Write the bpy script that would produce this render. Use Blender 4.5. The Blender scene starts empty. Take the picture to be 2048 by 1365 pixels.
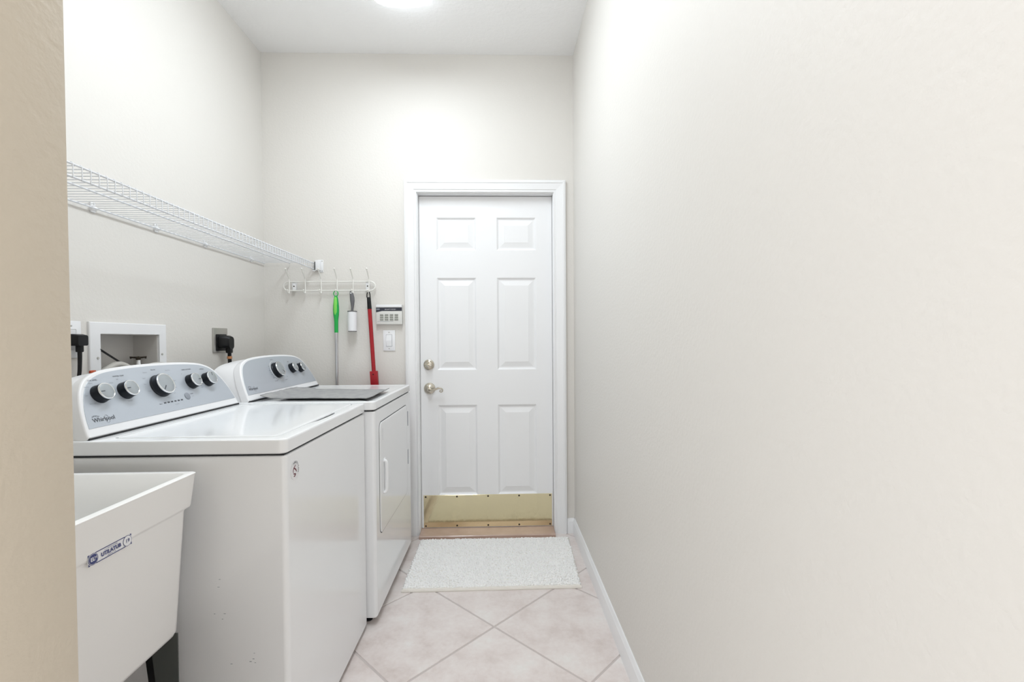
import bpy, bmesh, math, random
from mathutils import Vector, Matrix, noise
random.seed(7)
PI = math.pi
scene = bpy.context.scene
COL = scene.collection
# ------------------------------------------------------------------ camera
F, YAW, PITCH, ROLL, SY, CH = 926.406, 0.0287, -0.0171, -0.0068, 12.898, 1.1766
fw = Vector((math.sin(YAW)*math.cos(PITCH), math.cos(YAW)*math.cos(PITCH), math.sin(PITCH)))
rt = Vector((math.cos(YAW), -math.sin(YAW), 0)); up = rt.cross(fw)
r2 = math.cos(ROLL)*rt + math.sin(ROLL)*up
u2 = -math.sin(ROLL)*rt + math.cos(ROLL)*up
cam = bpy.data.cameras.new('camera'); camo = bpy.data.objects.new('camera', cam); COL.objects.link(camo)
cam.sensor_width = 36.0; cam.sensor_fit = 'HORIZONTAL'; cam.lens = F/2048*36; cam.shift_y = SY/2048
cam.clip_start = 0.02
m = Matrix((r2, u2, -fw)).transposed().to_4x4(); m.translation = (0, 0, CH)
camo.matrix_world = m
scene.camera = camo
# ------------------------------------------------------------------ world / exposure
w = bpy.data.worlds.new('ambient_fill'); scene.world = w; w.use_nodes = True  # ambient fill added to brighten the room through the open hall end
bg = w.node_tree.nodes['Background']; bg.inputs[0].default_value = (1.0, 0.99, 0.975, 1); bg.inputs[1].default_value = 1.72
scene.view_settings.view_transform = 'Standard'; scene.view_settings.look = 'None'
scene.view_settings.exposure = 0.0; scene.view_settings.gamma = 1.0; scene.view_settings.use_curve_mapping = False
LAMP = 22.2            # emission of the ceiling lamp's diffuser
# ------------------------------------------------------------------ dimensions
XL, XR, YB, ZC = -1.3846, 0.455, 2.7872, 2.8723
YN = -0.9             # the hall side, behind the camera

# ------------------------------------------------------------------ materials
def mat(name, col, rough=0.5, metal=0.0, spec=0.5, coat=0.0, emit=None, bump=None, var=None, aniso=None):
    m = bpy.data.materials.new(name); m.use_nodes = True
    nt = m.node_tree; b = nt.nodes['Principled BSDF']
    b.inputs['Base Color'].default_value = (*col, 1); b.inputs['Roughness'].default_value = rough
    b.inputs['Metallic'].default_value = metal; b.inputs['Specular IOR Level'].default_value = spec
    b.inputs['Coat Weight'].default_value = coat; b.inputs['Coat Roughness'].default_value = 0.06
    if emit:
        b.inputs['Emission Color'].default_value = (*emit[0], 1); b.inputs['Emission Strength'].default_value = emit[1]
    if bump or var:
        tc = nt.nodes.new('ShaderNodeTexCoord')
    if bump:      # (scale, strength, distance, detail[, stretch])
        nz = nt.nodes.new('ShaderNodeTexNoise'); nz.inputs['Scale'].default_value = bump[0]; nz.inputs['Detail'].default_value = bump[3]
        bp = nt.nodes.new('ShaderNodeBump'); bp.inputs['Strength'].default_value = bump[1]; bp.inputs['Distance'].default_value = bump[2]
        src = tc.outputs['Object']
        if len(bump) > 4:
            mp = nt.nodes.new('ShaderNodeMapping'); mp.inputs['Scale'].default_value = bump[4]
            nt.links.new(src, mp.inputs['Vector']); src = mp.outputs[0]
        nt.links.new(src, nz.inputs['Vector']); nt.links.new(nz.outputs['Fac'], bp.inputs['Height']); nt.links.new(bp.outputs[0], b.inputs['Normal'])
    if var:       # (scale, colour2, detail)
        nz = nt.nodes.new('ShaderNodeTexNoise'); nz.inputs['Scale'].default_value = var[0]; nz.inputs['Detail'].default_value = var[2]
        cr = nt.nodes.new('ShaderNodeValToRGB'); cr.color_ramp.elements[0].position = 0.36; cr.color_ramp.elements[1].position = 0.66
        cr.color_ramp.elements[0].color = (*col, 1); cr.color_ramp.elements[1].color = (*var[1], 1)
        nt.links.new(tc.outputs['Object'], nz.inputs['Vector']); nt.links.new(nz.outputs['Fac'], cr.inputs[0]); nt.links.new(cr.outputs[0], b.inputs['Base Color'])
    return m
WALL = (0.735, 0.712, 0.675)
MT = {
 'wall': mat('wall_paint', WALL, 0.55, spec=0.35, bump=(95, 0.20, 0.004, 3, (1, 1, 1))),
 'beige': mat('shaded_wall_paint', (0.62, 0.555, 0.46), 0.55, spec=0.35, bump=(95, 0.3, 0.004, 3, (1, 1, 1))),  # room wall paint deepened so the shade sits in its colour
 'ceiling': mat('ceiling_knockdown', (0.95, 0.95, 0.95), 0.8, spec=0.2, bump=(42, 0.38, 0.006, 4)),
 'trim': mat('trim_gloss_white', (0.855, 0.86, 0.87), 0.28, spec=0.5, coat=0.2),
 'door': mat('door_satin_white', (0.87, 0.875, 0.885), 0.38, spec=0.45),
 'enamel': mat('appliance_enamel', (0.88, 0.893, 0.908), 0.13, spec=0.42, coat=0.15),
 'plastic': mat('white_plastic', (0.83, 0.835, 0.85), 0.3, spec=0.5),
 'wire': mat('shaded_vinyl_wire', (0.72, 0.735, 0.765), 0.35),  # white vinyl greyed to put the underside shade into the colour
 'ivory': mat('ivory_enamel', (0.83, 0.82, 0.78), 0.3, coat=0.3),
 'panel': mat('silver_panel', (0.52, 0.56, 0.615), 0.34, metal=0.4, bump=(300, 0.05, 0.001, 2)),
 'black': mat('black_rubber', (0.006, 0.0065, 0.008), 0.4, spec=0.3),
 'legsteel': mat('dark_leg_steel', (0.075, 0.084, 0.081), 0.5),
 'gap': mat('dark_gap', (0.02, 0.021, 0.024), 0.8),
 'knob': mat('charcoal_plastic', (0.006, 0.008, 0.013), 0.38, spec=0.3),
 'cap': mat('brushed_silver', (0.40, 0.43, 0.455), 0.35, metal=0.45),
 'chrome': mat('chrome', (0.82, 0.83, 0.84), 0.12, metal=1.0),
 'steel': mat('stainless_plate', (0.52, 0.51, 0.49), 0.3, metal=0.9),
 'nickel': mat('satin_nickel', (0.60, 0.565, 0.49), 0.24, metal=1.0),
 'brass': mat('worn_brass', (0.74, 0.65, 0.43), 0.10, metal=1.0, bump=(90, 0.10, 0.0015, 5)),
 'darkscrew': mat('dark_screw', (0.035, 0.025, 0.015), 0.5, metal=0.3),
 'sill': mat('tan_threshold', (0.47, 0.33, 0.265), 0.3, coat=0.2, var=(14, (0.53, 0.385, 0.32), 3)),
 'grout': mat('grout', (0.58, 0.52, 0.50), 0.9),
 'tub': mat('tub_resin', (0.94, 0.94, 0.935), 0.3, spec=0.45),
 'ink': mat('grey_ink', (0.07, 0.075, 0.09), 0.6),
 'ink2': mat('pale_ink', (0.27, 0.29, 0.33), 0.6),
 'blue': mat('navy_ink', (0.045, 0.055, 0.18), 0.5),
 'labelwhite': mat('label_white', (0.80, 0.80, 0.82), 0.5),
 'maroon': mat('maroon_ink', (0.13, 0.02, 0.035), 0.5),
 'towel': mat('grey_microfibre', (0.33, 0.33, 0.335), 0.95, spec=0.1, bump=(420, 0.6, 0.003, 2), var=(30, (0.40, 0.395, 0.39), 5)),
 'rug': mat('white_chenille', (0.95, 0.945, 0.935), 0.95, spec=0.1, bump=(500, 0.4, 0.002, 2)),
 'hem': mat('cream_hem', (0.80, 0.765, 0.71), 0.9, spec=0.1),
 'green': mat('green_plastic', (0.01, 0.40, 0.07), 0.35),
 'lime': mat('lime_rubber', (0.20, 0.66, 0.10), 0.45),
 'pole': mat('silver_pole', (0.62, 0.62, 0.63), 0.35, metal=0.7),
 'greyhandle': mat('grey_handle', (0.13, 0.13, 0.14), 0.35),
 'paper': mat('white_paper_roll', (0.82, 0.825, 0.845), 0.6),
 'red': mat('red_plastic', (0.36, 0.006, 0.014), 0.4),
 'keypad': mat('keypad_plastic', (0.72, 0.72, 0.69), 0.4),
 'slate': mat('slate_band', (0.035, 0.038, 0.055), 0.3),
 'key': mat('grey_key', (0.27, 0.28, 0.25), 0.5),
 'boxgrey': mat('recess_shell', (0.62, 0.60, 0.575), 0.55),
 'hose': mat('grey_hose', (0.55, 0.53, 0.49), 0.45),
 'copper': mat('copper_tag', (0.65, 0.30, 0.14), 0.35, metal=0.5),
 'orange': mat('red_handle', (0.55, 0.10, 0.04), 0.4),
 'lensend': mat('frosted_end_cap', (0.9, 0.9, 0.9), 0.5, emit=((0.875, 0.945, 1.0), LAMP*0.42)),
 'lens': mat('lamp_diffuser', (0.9, 0.9, 0.9), 0.4, emit=((0.875, 0.945, 1.0), LAMP)),
}
# tile: mottled pinkish beige, each tile with its own shift
def tile_mat():
    m = bpy.data.materials.new('mottled_tile'); m.use_nodes = True; nt = m.node_tree; b = nt.nodes['Principled BSDF']
    tc = nt.nodes.new('ShaderNodeTexCoord'); oi = nt.nodes.new('ShaderNodeObjectInfo')
    n1 = nt.nodes.new('ShaderNodeTexNoise'); n1.noise_dimensions = '4D'; n1.inputs['Scale'].default_value = 7.5; n1.inputs['Detail'].default_value = 6; n1.inputs['Roughness'].default_value = 0.62
    n2 = nt.nodes.new('ShaderNodeTexNoise'); n2.inputs['Scale'].default_value = 60; n2.inputs['Detail'].default_value = 4
    ml = nt.nodes.new('ShaderNodeMath'); ml.operation = 'MULTIPLY'; ml.inputs[1].default_value = 40
    nt.links.new(oi.outputs['Random'], ml.inputs[0]); nt.links.new(ml.outputs[0], n1.inputs['W'])
    for n in (n1, n2): nt.links.new(tc.outputs['Object'], n.inputs['Vector'])
    cr = nt.nodes.new('ShaderNodeValToRGB'); e = cr.color_ramp.elements
    e[0].position = 0.30; e[0].color = (0.64, 0.56, 0.53, 1); e[1].position = 0.72; e[1].color = (0.80, 0.775, 0.75, 1)
    k = e.new(0.48); k.color = (0.745, 0.675, 0.65, 1)
    k = e.new(0.58); k.color = (0.78, 0.72, 0.695, 1)
    nt.links.new(n1.outputs['Fac'], cr.inputs[0])
    mx = nt.nodes.new('ShaderNodeMix'); mx.data_type = 'RGBA'; mx.blend_type = 'OVERLAY'; mx.inputs['Factor'].default_value = 0.18
    nt.links.new(cr.outputs[0], mx.inputs['A']); nt.links.new(n2.outputs['Fac'], mx.inputs['B']); nt.links.new(mx.outputs['Result'], b.inputs['Base Color'])
    bp = nt.nodes.new('ShaderNodeBump'); bp.inputs['Strength'].default_value = 0.12; bp.inputs['Distance'].default_value = 0.002
    nt.links.new(n2.outputs['Fac'], bp.inputs['Height']); nt.links.new(bp.outputs[0], b.inputs['Normal'])
    b.inputs['Roughness'].default_value = 0.38; b.inputs['Specular IOR Level'].default_value = 0.45
    return m
MT['tile'] = tile_mat()

# ------------------------------------------------------------------ mesh helpers
def to_mesh(name, bm, smooth=35):
    bmesh.ops.recalc_face_normals(bm, faces=bm.faces)
    me = bpy.data.meshes.new(name); bm.to_mesh(me); bm.free()
    if smooth:
        me.polygons.foreach_set('use_smooth', [True]*len(me.polygons)); me.set_sharp_from_angle(angle=math.radians(smooth))
    return me
def obj(name, bm, mt, parent=None, loc=None, rot=None, smooth=35):
    me = bm if isinstance(bm, bpy.types.Mesh) else to_mesh(name, bm, smooth)
    o = bpy.data.objects.new(name, me); COL.objects.link(o)
    if mt is not None and len(me.materials) == 0: me.materials.append(MT[mt])
    if parent: o.parent = parent
    if loc is not None: o.location = loc
    if rot is not None: o.rotation_euler = rot
    return o
def wn(o):
    md = o.modifiers.new('flat_faces', 'WEIGHTED_NORMAL'); md.keep_sharp = True; md.weight = 90; return o
def empty(name, loc=(0, 0, 0), rz=0.0):
    o = bpy.data.objects.new(name, None); COL.objects.link(o); o.location = loc; o.rotation_euler = (0, 0, rz); o.empty_display_size = 0.05
    return o
def tag(o, label, cat, group=None, kind=None):
    o['label'] = label; o['category'] = cat
    if group: o['group'] = group
    if kind: o['kind'] = kind
    return o
def lab(o, s): o['label'] = s; return o
def B(): return bmesh.new()
def box(bm, x0, x1, y0, y1, z0, z1, bev=0.0, seg=2):
    r = bmesh.ops.create_cube(bm, size=1.0)
    vs = r['verts']
    bmesh.ops.scale(bm, vec=(x1-x0, y1-y0, z1-z0), verts=vs)
    bmesh.ops.translate(bm, vec=((x0+x1)/2, (y0+y1)/2, (z0+z1)/2), verts=vs)
    if bev > 0:
        es = list({e for v in vs for e in v.link_edges})
        bmesh.ops.bevel(bm, geom=es, offset=bev, offset_type='OFFSET', segments=seg, profile=0.5, affect='EDGES')
    return bm
def bx(*a, **k): return box(B(), *a, **k)
def frame_for(d):
    d = d.normalized(); a = Vector((0, 0, 1)) if abs(d.z) < 0.9 else Vector((1, 0, 0))
    s = d.cross(a).normalized(); return s, d.cross(s).normalized()
def tube(bm, pts, r, seg=8, closed=False, caps=True):
    pts = [Vector(p) for p in pts]; n = len(pts); rings = []
    s = None
    for i, p in enumerate(pts):
        if closed: d = pts[(i+1) % n]-pts[i-1]
        else: d = pts[min(i+1, n-1)]-pts[max(i-1, 0)]
        d.normalize()
        if s is None: s, t = frame_for(d)
        else:
            s = (s - d*s.dot(d)).normalized(); t = d.cross(s)
        rr = r[i] if isinstance(r, (list, tuple)) else r
        rings.append([bm.verts.new(p + (s*math.cos(2*PI*k/seg) + t*math.sin(2*PI*k/seg))*rr) for k in range(seg)])
    m = n if closed else n-1
    for i in range(m):
        a, b = rings[i], rings[(i+1) % n]
        for k in range(seg): bm.faces.new((a[k], a[(k+1) % seg], b[(k+1) % seg], b[k]))
    if caps and not closed: bm.faces.new(rings[0][::-1]); bm.faces.new(rings[-1])
    return bm
def lathe(bm, prof, seg=24, M=None):          # prof: (r, h) up the local z axis
    rings = []
    for r, h in prof:
        if r < 1e-6: rings.append([bm.verts.new((0, 0, h))])
        else: rings.append([bm.verts.new((r*math.cos(2*PI*k/seg), r*math.sin(2*PI*k/seg), h)) for k in range(seg)])
    for a, b in zip(rings, rings[1:]):
        for k in range(seg):
            k2 = (k+1) % seg
            if len(a) == 1 and len(b) == 1: continue
            if len(a) == 1: bm.faces.new((a[0], b[k], b[k2]))
            elif len(b) == 1: bm.faces.new((a[k], a[k2], b[0]))
            else: bm.faces.new((a[k], a[k2], b[k2], b[k]))
    if len(rings[0]) > 1: bm.faces.new(rings[0][::-1])
    if len(rings[-1]) > 1: bm.faces.new(rings[-1])
    if M is not None: bmesh.ops.transform(bm, matrix=M, verts=bm.verts)
    return bm
def skin(bm, loops, cap0=True, cap1=True):    # loops of equal length, joined ring by ring
    R = [[bm.verts.new(p) for p in lp] for lp in loops]; n = len(R[0])
    for a, b in zip(R, R[1:]):
        for k in range(n): bm.faces.new((a[k], a[(k+1) % n], b[(k+1) % n], b[k]))
    if cap0: bm.faces.new(R[0][::-1])
    if cap1: bm.faces.new(R[-1])
    return bm
def rrect(x0, x1, y0, y1, r, seg=5):          # rounded rectangle outline, anticlockwise
    out = []
    for cx, cy, a0 in ((x1-r, y1-r, 0), (x0+r, y1-r, PI/2), (x0+r, y0+r, PI), (x1-r, y0+r, 1.5*PI)):
        for k in range(seg+1):
            a = a0 + PI/2*k/seg; out.append((cx+r*math.cos(a), cy+r*math.sin(a)))
    return out
def inset(pts, d):                            # inward offset of an anticlockwise outline
    n = len(pts); out = []
    for i in range(n):
        p0, p1, p2 = Vector(pts[i-1]), Vector(pts[i]), Vector(pts[(i+1) % n])
        a = (p1-p0); b = (p2-p1)
        if a.length < 1e-9: a = b
        if b.length < 1e-9: b = a
        a.normalize(); b.normalize(); na = Vector((-a.y, a.x)); nb = Vector((-b.y, b.x))
        t = (na+nb)
        if t.length < 1e-6: t = na
        t.normalize(); out.append(tuple(p1 + t*(d/max(0.35, t.dot(na)))))
    return out
def catmull(pts, sub=6):
    out = []; P = [Vector(p) for p in pts]
    for i in range(len(P)-1):
        p0 = P[max(i-1, 0)]; p1 = P[i]; p2 = P[i+1]; p3 = P[min(i+2, len(P)-1)]
        for k in range(sub):
            t = k/sub
            out.append(0.5*((2*p1)+(p2-p0)*t+(2*p0-5*p1+4*p2-p3)*t*t+(3*p1-p0-3*p2+p3)*t**3))
    out.append(P[-1]); return out
def text_mesh(s, size, extrude=0.0, bold=0.0):
    cu = bpy.data.curves.new('t', 'FONT'); cu.body = s; cu.size = size; cu.align_x = 'CENTER'; cu.align_y = 'CENTER'; cu.extrude = extrude; cu.offset = bold
    cu.resolution_u = 3
    o = bpy.data.objects.new('t', cu); COL.objects.link(o)
    dg = bpy.context.evaluated_depsgraph_get(); dg.update()
    me = bpy.data.meshes.new_from_object(o.evaluated_get(dg)); bpy.data.objects.remove(o); bpy.data.curves.remove(cu)
    me.materials.clear()
    return me
def text(name, s, size, mt, parent, M, bold=0.0):
    me = text_mesh(s, size, 0.0, bold); me.transform(M); return obj(name, me, mt, parent)
def MX(ex, ey, ez, o):                        # matrix from axes and origin
    m = Matrix((Vector(ex), Vector(ey), Vector(ez))).transposed().to_4x4(); m.translation = Vector(o); return m

# =================================================================== THE SETTING
# ---- floor: grout bed and 45-degree tiles
fl = tag(obj('floor', bx(XL-0.1, XR+0.1, YN, YB+0.25, -0.06, -0.0022), 'grout'), 'pinkish beige stone-look tile floor laid on the diagonal', 'floor', kind='structure')
def clip(poly, x0, x1, y0, y1):
    for ax, v, s in ((0, x0, 1), (0, x1, -1), (1, y0, 1), (1, y1, -1)):
        out = []
        for i in range(len(poly)):
            a, b = poly[i-1], poly[i]; da, db = (a[ax]-v)*s, (b[ax]-v)*s
            if (da >= 0) != (db >= 0):
                t = da/(da-db); out.append((a[0]+(b[0]-a[0])*t, a[1]+(b[1]-a[1])*t))
            if db >= 0: out.append(b)
        poly = out
        if not poly: return []
    return poly
PITCHT, GW = 0.466, 0.0085
ax, ay = Vector((0.7071, 0.7071)), Vector((-0.7071, 0.7071)); I0 = Vector((-0.0265, 1.8796))
for i in range(-8, 9):
    for j in range(-8, 9):
        c = I0 + ax*PITCHT*(i+0.5) + ay*PITCHT*(j+0.5); h = (PITCHT-GW)/2
        q = [tuple(c-ax*h-ay*h), tuple(c+ax*h-ay*h), tuple(c+ax*h+ay*h), tuple(c-ax*h+ay*h)]
        q = clip(q, XL, XR, YN, YB)
        if len(q) < 3: continue
        cx = sum(p[0] for p in q)/len(q); cy = sum(p[1] for p in q)/len(q)
        if abs(sum(q[k-1][0]*q[k][1]-q[k][0]*q[k-1][1] for k in range(len(q))))/2 < 2e-4: continue
        bm = B()
        lo = [(p[0], p[1], -0.005) for p in q]; md = [(p[0], p[1], -0.0012) for p in q]
        tp = [(p[0]+(cx-p[0])*0.006, p[1]+(cy-p[1])*0.006, 0.0) for p in q]
        skin(bm, [lo, md, tp], cap0=False)
        obj('tile', bm, 'tile', fl, smooth=0)
# ---- ceiling
tag(obj('ceiling', bx(XL-0.1, XR+0.1, YN, YB+0.1, ZC, ZC+0.06), 'ceiling'), 'white ceiling with knockdown texture above the laundry room', 'ceiling', kind='structure')
# ---- right wall, runs from the hall to the back corner
tag(obj('wall_right', bx(XR, XR+0.1, YN, YB+0.1, 0, ZC), 'wall'), 'long blank off-white painted wall along the right side', 'wall', kind='structure')
# ---- left wall with a hole for the recessed valve box
bm = B(); ho = (1.641, 1.922, 0.985, 1.208)
box(bm, XL-0.1, XL, 0.385, ho[0], 0, ZC); box(bm, XL-0.1, XL, ho[1], YB+0.1, 0, ZC)
box(bm, XL-0.1, XL, ho[0], ho[1], 0, ho[2]); box(bm, XL-0.1, XL, ho[0], ho[1], ho[3], ZC)
tag(obj('wall_left', bm, 'wall', smooth=0), 'off-white painted wall behind the washing machine and dryer', 'wall', kind='structure')
# ---- back wall with the door opening
OX0, OX1, OZ = -0.500, 0.351, 2.072
bm = B(); box(bm, XL, OX0, YB, YB+0.12, 0, ZC); box(bm, OX1, XR, YB, YB+0.12, 0, ZC); box(bm, OX0, OX1, YB, YB+0.12, OZ, ZC)
tag(obj('wall_back', bm, 'wall', smooth=0), 'cream painted end wall around the white door', 'wall', kind='structure')
# ---- near partition: its end shows at the left, shade painted into its deeper beige
tag(obj('wall_front', bx(XL-0.1, -0.4472, 0.385, 0.50, 0, ZC, bev=0.004), 'beige'), 'shade-tinted beige textured wall end in the near left foreground', 'wall', kind='structure')
# ---- baseboards
def baseboard(name, p, depth_dir, run_dir, length, label):
    prof = [(0, 0), (0.013, 0), (0.013, 0.062), (0.0115, 0.068), (0.0115, 0.071), (0.008, 0.078), (0.0065, 0.084), (0.004, 0.089), (0, 0.089)]
    d = Vector(depth_dir); r = Vector(run_dir); p = Vector(p)
    skin(bm := B(), [[p + d*a + Vector((0, 0, z)) + r*t for a, z in prof] for t in (0, length)])
    return tag(obj(name, bm, 'trim', smooth=20), label, 'baseboard', kind='structure')
baseboard('baseboard_right', (XR, YN, 0), (-1, 0, 0), (0, 1, 0), YB-YN, 'white moulded baseboard along the long right wall')
baseboard('baseboard_back', (0.4075, YB, 0), (0, -1, 0), (1, 0, 0), XR-0.4075-0.0002, 'short white baseboard piece between door casing and right wall')
# ---- door casing and jamb
tr = tag(empty('trim_1', (0, YB, 0)), 'white moulded casing and jamb framing the six-panel door', 'door casing', kind='structure')
CI0, CI1, CZ, CW = -0.4825, 0.3340, 2.0550, 0.072
cprof = [(0, 0), (0, 0.010), (0.004, 0.0125), (0.010, 0.0105), (0.014, 0.0105), (0.017, 0.014), (0.040, 0.0165), (0.052, 0.0185), (0.056, 0.0215), (0.063, 0.0215), (0.066, 0.019), (0.070, 0.019), (CW, 0.016), (CW, 0)]
def casing(name, fn):
    skin(bm := B(), [[fn(a, h, t) for a, h in cprof] for t in (0, 1)]); return obj(name, bm, 'trim', tr, smooth=20)
casing('side_casing', lambda a, h, t: (CI0-a, -h, 0 if t == 0 else CZ+a))
casing('side_casing', lambda a, h, t: (CI1+a, -h, 0 if t == 0 else CZ+a))
casing('head_casing', lambda a, h, t: (CI0-a if t == 0 else CI1+a, -h, CZ+a))
JX0, JX1, JZ = -0.4785, 0.3305, 2.0505
obj('side_jamb', bx(OX0, JX0, -0.001, 0.12, 0, OZ), 'trim', tr); obj('side_jamb', bx(JX1, OX1, -0.001, 0.12, 0, OZ), 'trim', tr)
obj('head_jamb', bx(JX0, JX1, -0.001, 0.12, JZ, OZ), 'trim', tr)
for a in ((JX0, JX0+0.012, 0.093, 0.118, 0, JZ), (JX1-0.012, JX1, 0.093, 0.118, 0, JZ), (JX0, JX1, 0.093, 0.118, JZ-0.012, JZ)):
    obj('door_stop', bx(*a), 'trim', tr)
# ---- threshold
bm = B(); zz = [(-0.062, 0.0), (-0.062, 0.014), (-0.057, 0.018), (0.0, 0.021), (0.05, 0.023), (0.118, 0.023), (0.118, 0)]
skin(bm, [[(x, YB+a, z) for a, z in zz] for x in (JX0+0.0005, JX1-0.0005)])
bm2 = bm
tag(obj('trim_2', bm2, 'sill', smooth=25), 'tan wood threshold under the white door', 'threshold', kind='structure')

# ---- the door
DX0, DX1, DZ0, DZ1, DYF = JX0+0.0016, JX1-0.0016, 0.0245, JZ-0.003, 0.048
dr = tag(empty('door_1', (DX0, YB+DYF, 0)), 'closed white six-panel door with brass kick plate', 'door', kind='structure')
DW = DX1-DX0
xs = [0, -0.374-DX0, -0.134-DX0, -0.0085-DX0, 0.2315-DX0, DW]
zs = [DZ0, 0.2245, 0.7785, 0.9930, 1.5550, 1.7205, 1.9205, DZ1]
bm = B()
for i in range(5):
    for j in range(7):
        if i in (1, 3) and j in (1, 3, 5): continue
        bm.faces.new([bm.verts.new(p) for p in ((xs[i], 0, zs[j]), (xs[i+1], 0, zs[j]), (xs[i+1], 0, zs[j+1]), (xs[i], 0, zs[j+1]))])
bmesh.ops.remove_doubles(bm, verts=bm.verts, dist=1e-5)
box(bm, 0, DW, 0.012, 0.043, DZ0, DZ1)
for a in ((0, 0), (DW, DW)):
    bm.faces.new([bm.verts.new(p) for p in ((a[0], 0, DZ0), (a[0], 0.012, DZ0), (a[0], 0.012, DZ1), (a[0], 0, DZ1))])
obj('door_slab', bm, 'door', dr, smooth=0)
for i in (1, 3):
    for j in (1, 3, 5):
        x0, x1, z0, z1 = xs[i], xs[i+1], zs[j], zs[j+1]; lp = []
        for ins, dep in ((0, 0), (0.003, 0.0015), (0.010, 0.0085), (0.014, 0.0095), (0.019, 0.0090), (0.046, 0.0022), (0.048, 0.0012)):
            lp.append([(x0+ins, dep, z0+ins), (x1-ins, dep, z0+ins), (x1-ins, dep, z1-ins), (x0+ins, dep, z1-ins)])
        obj('panel', skin(B(), lp, cap0=False), 'door', dr, smooth=0)
kp = obj('kick_plate', bx(-0.4655-DX0, 0.3215-DX0, -0.0022, -0.0002, 0.0275, 0.2255, bev=0.0006, seg=1), 'brass', dr)
lab(kp, 'polished brass kick plate with ten dark screws')
sc = to_mesh('screw', lathe(B(), [(0.0056, 0), (0.0052, 0.001), (0.003, 0.0018), (0, 0.0019)], 12, Matrix.Rotation(PI/2, 4, 'X')))
for k in range(5):
    for z in (0.0365, 0.2155): obj('screw', sc, 'darkscrew', kp, (-0.4655-DX0+0.012+k*(0.787-0.024)/4, -0.0021, z))
RX = Matrix.Rotation(PI/2, 4, 'X')            # local z -> -y (towards the room)
db = obj('deadbolt', lathe(B(), [(0.0325, 0), (0.033, 0.003), (0.0315, 0.007), (0.027, 0.009), (0.0255, 0.0075), (0.0235, 0.0075), (0.0225, 0.012), (0.019, 0.0145), (0.0, 0.015)], 32, RX), 'nickel', dr, (-0.4255-DX0, 0, 1.0262))
bm = B(); box(bm, -0.021, 0.021, -0.036, -0.014, -0.0055, 0.0055, bev=0.004); obj('thumb_turn', bm, 'nickel', db, rot=(0, math.radians(8), 0))
lv = obj('lever_rose', lathe(B(), [(0.0345, 0), (0.035, 0.004), (0.032, 0.009), (0.028, 0.0105), (0.026, 0.014), (0.018, 0.017), (0.013, 0.021), (0.012, 0.044), (0.0145, 0.047), (0.0, 0.051)], 32, RX), 'nickel', dr, (-0.4225-DX0, 0, 0.8815))
pts = [(0.0, -0.044, 0.0), (0.014, -0.047, -0.004), (0.030, -0.049, -0.004), (0.046, -0.050, 0.001), (0.060, -0.050, 0.0055), (0.072, -0.050, 0.005), (0.081, -0.050, 0.0005), (0.0845, -0.050, -0.007), (0.0825, -0.050, -0.0145), (0.0765, -0.050, -0.0185), (0.0695, -0.050, -0.017), (0.0665, -0.050, -0.0115), (0.0695, -0.050, -0.007), (0.0745, -0.050, -0.0085), (0.0745, -0.050, -0.012)]
pp = catmull(pts, 4); rr = [0.0085-0.0058*min(1, i/len(pp)*1.6) for i in range(len(pp))]
obj('lever', tube(B(), pp, rr, 10), 'nickel', lv)

# =================================================================== CEILING LAMP
lamp = tag(empty('ceiling_light', (-0.450, 1.678, ZC)), 'lit white ceiling light with curved diffuser near the door end', 'ceiling light')
obj('base_pan', bx(-0.138, 0.138, -0.612, 0.612, -0.040, 0.0, bev=0.003), 'plastic', lamp)
prof = [(-0.135, -0.038), (-0.135, -0.048), (-0.120, -0.062), (-0.08, -0.075), (-0.035, -0.079), (0, -0.081), (0.035, -0.079), (0.08, -0.075), (0.120, -0.062), (0.135, -0.048), (0.135, -0.038)]
obj('diffuser', skin(B(), [[(x, y, z) for x, z in prof] for y in (-0.606, 0.606)], cap0=False, cap1=False), 'lens', lamp, smooth=40)
for y in (-0.6085, 0.6085): obj('end_cap', skin(B(), [[(x*1.01, y+t, z*1.01) for x, z in prof] for t in (-0.0025, 0.0025)]), 'lensend', lamp, smooth=30)

# =================================================================== WASHER AND DRYER
TH = math.radians(25)
def console_frame(lx, w, z0):
    U = Vector((0, 1, 0)); V = Vector((-math.sin(TH), 0, math.cos(TH))); N = U.cross(V)   # N points to the room
    O = Vector((lx, w/2, z0)); return U, V, N, O
HALF_P = [(0.3275, 0.030), (0.322, 0.060), (0.312, 0.092), (0.293, 0.130), (0.266, 0.160), (0.222, 0.1795), (0.165, 0.1875), (0.085, 0.192), (0.0, 0.1935)]
HALF_B = [(0.3405, 0.004), (0.3375, 0.030), (0.331, 0.062), (0.3205, 0.098), (0.301, 0.139), (0.272, 0.1705), (0.225, 0.190), (0.166, 0.1985), (0.085, 0.203), (0.0, 0.2045)]
def outline(half, k):
    h = [(p.x*k, p.y) for p in catmull([Vector((a, b)) for a, b in half], 4)]
    return h + [(-x, y) for x, y in reversed(h[:-1])]          # anticlockwise, right to left over the top
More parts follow.
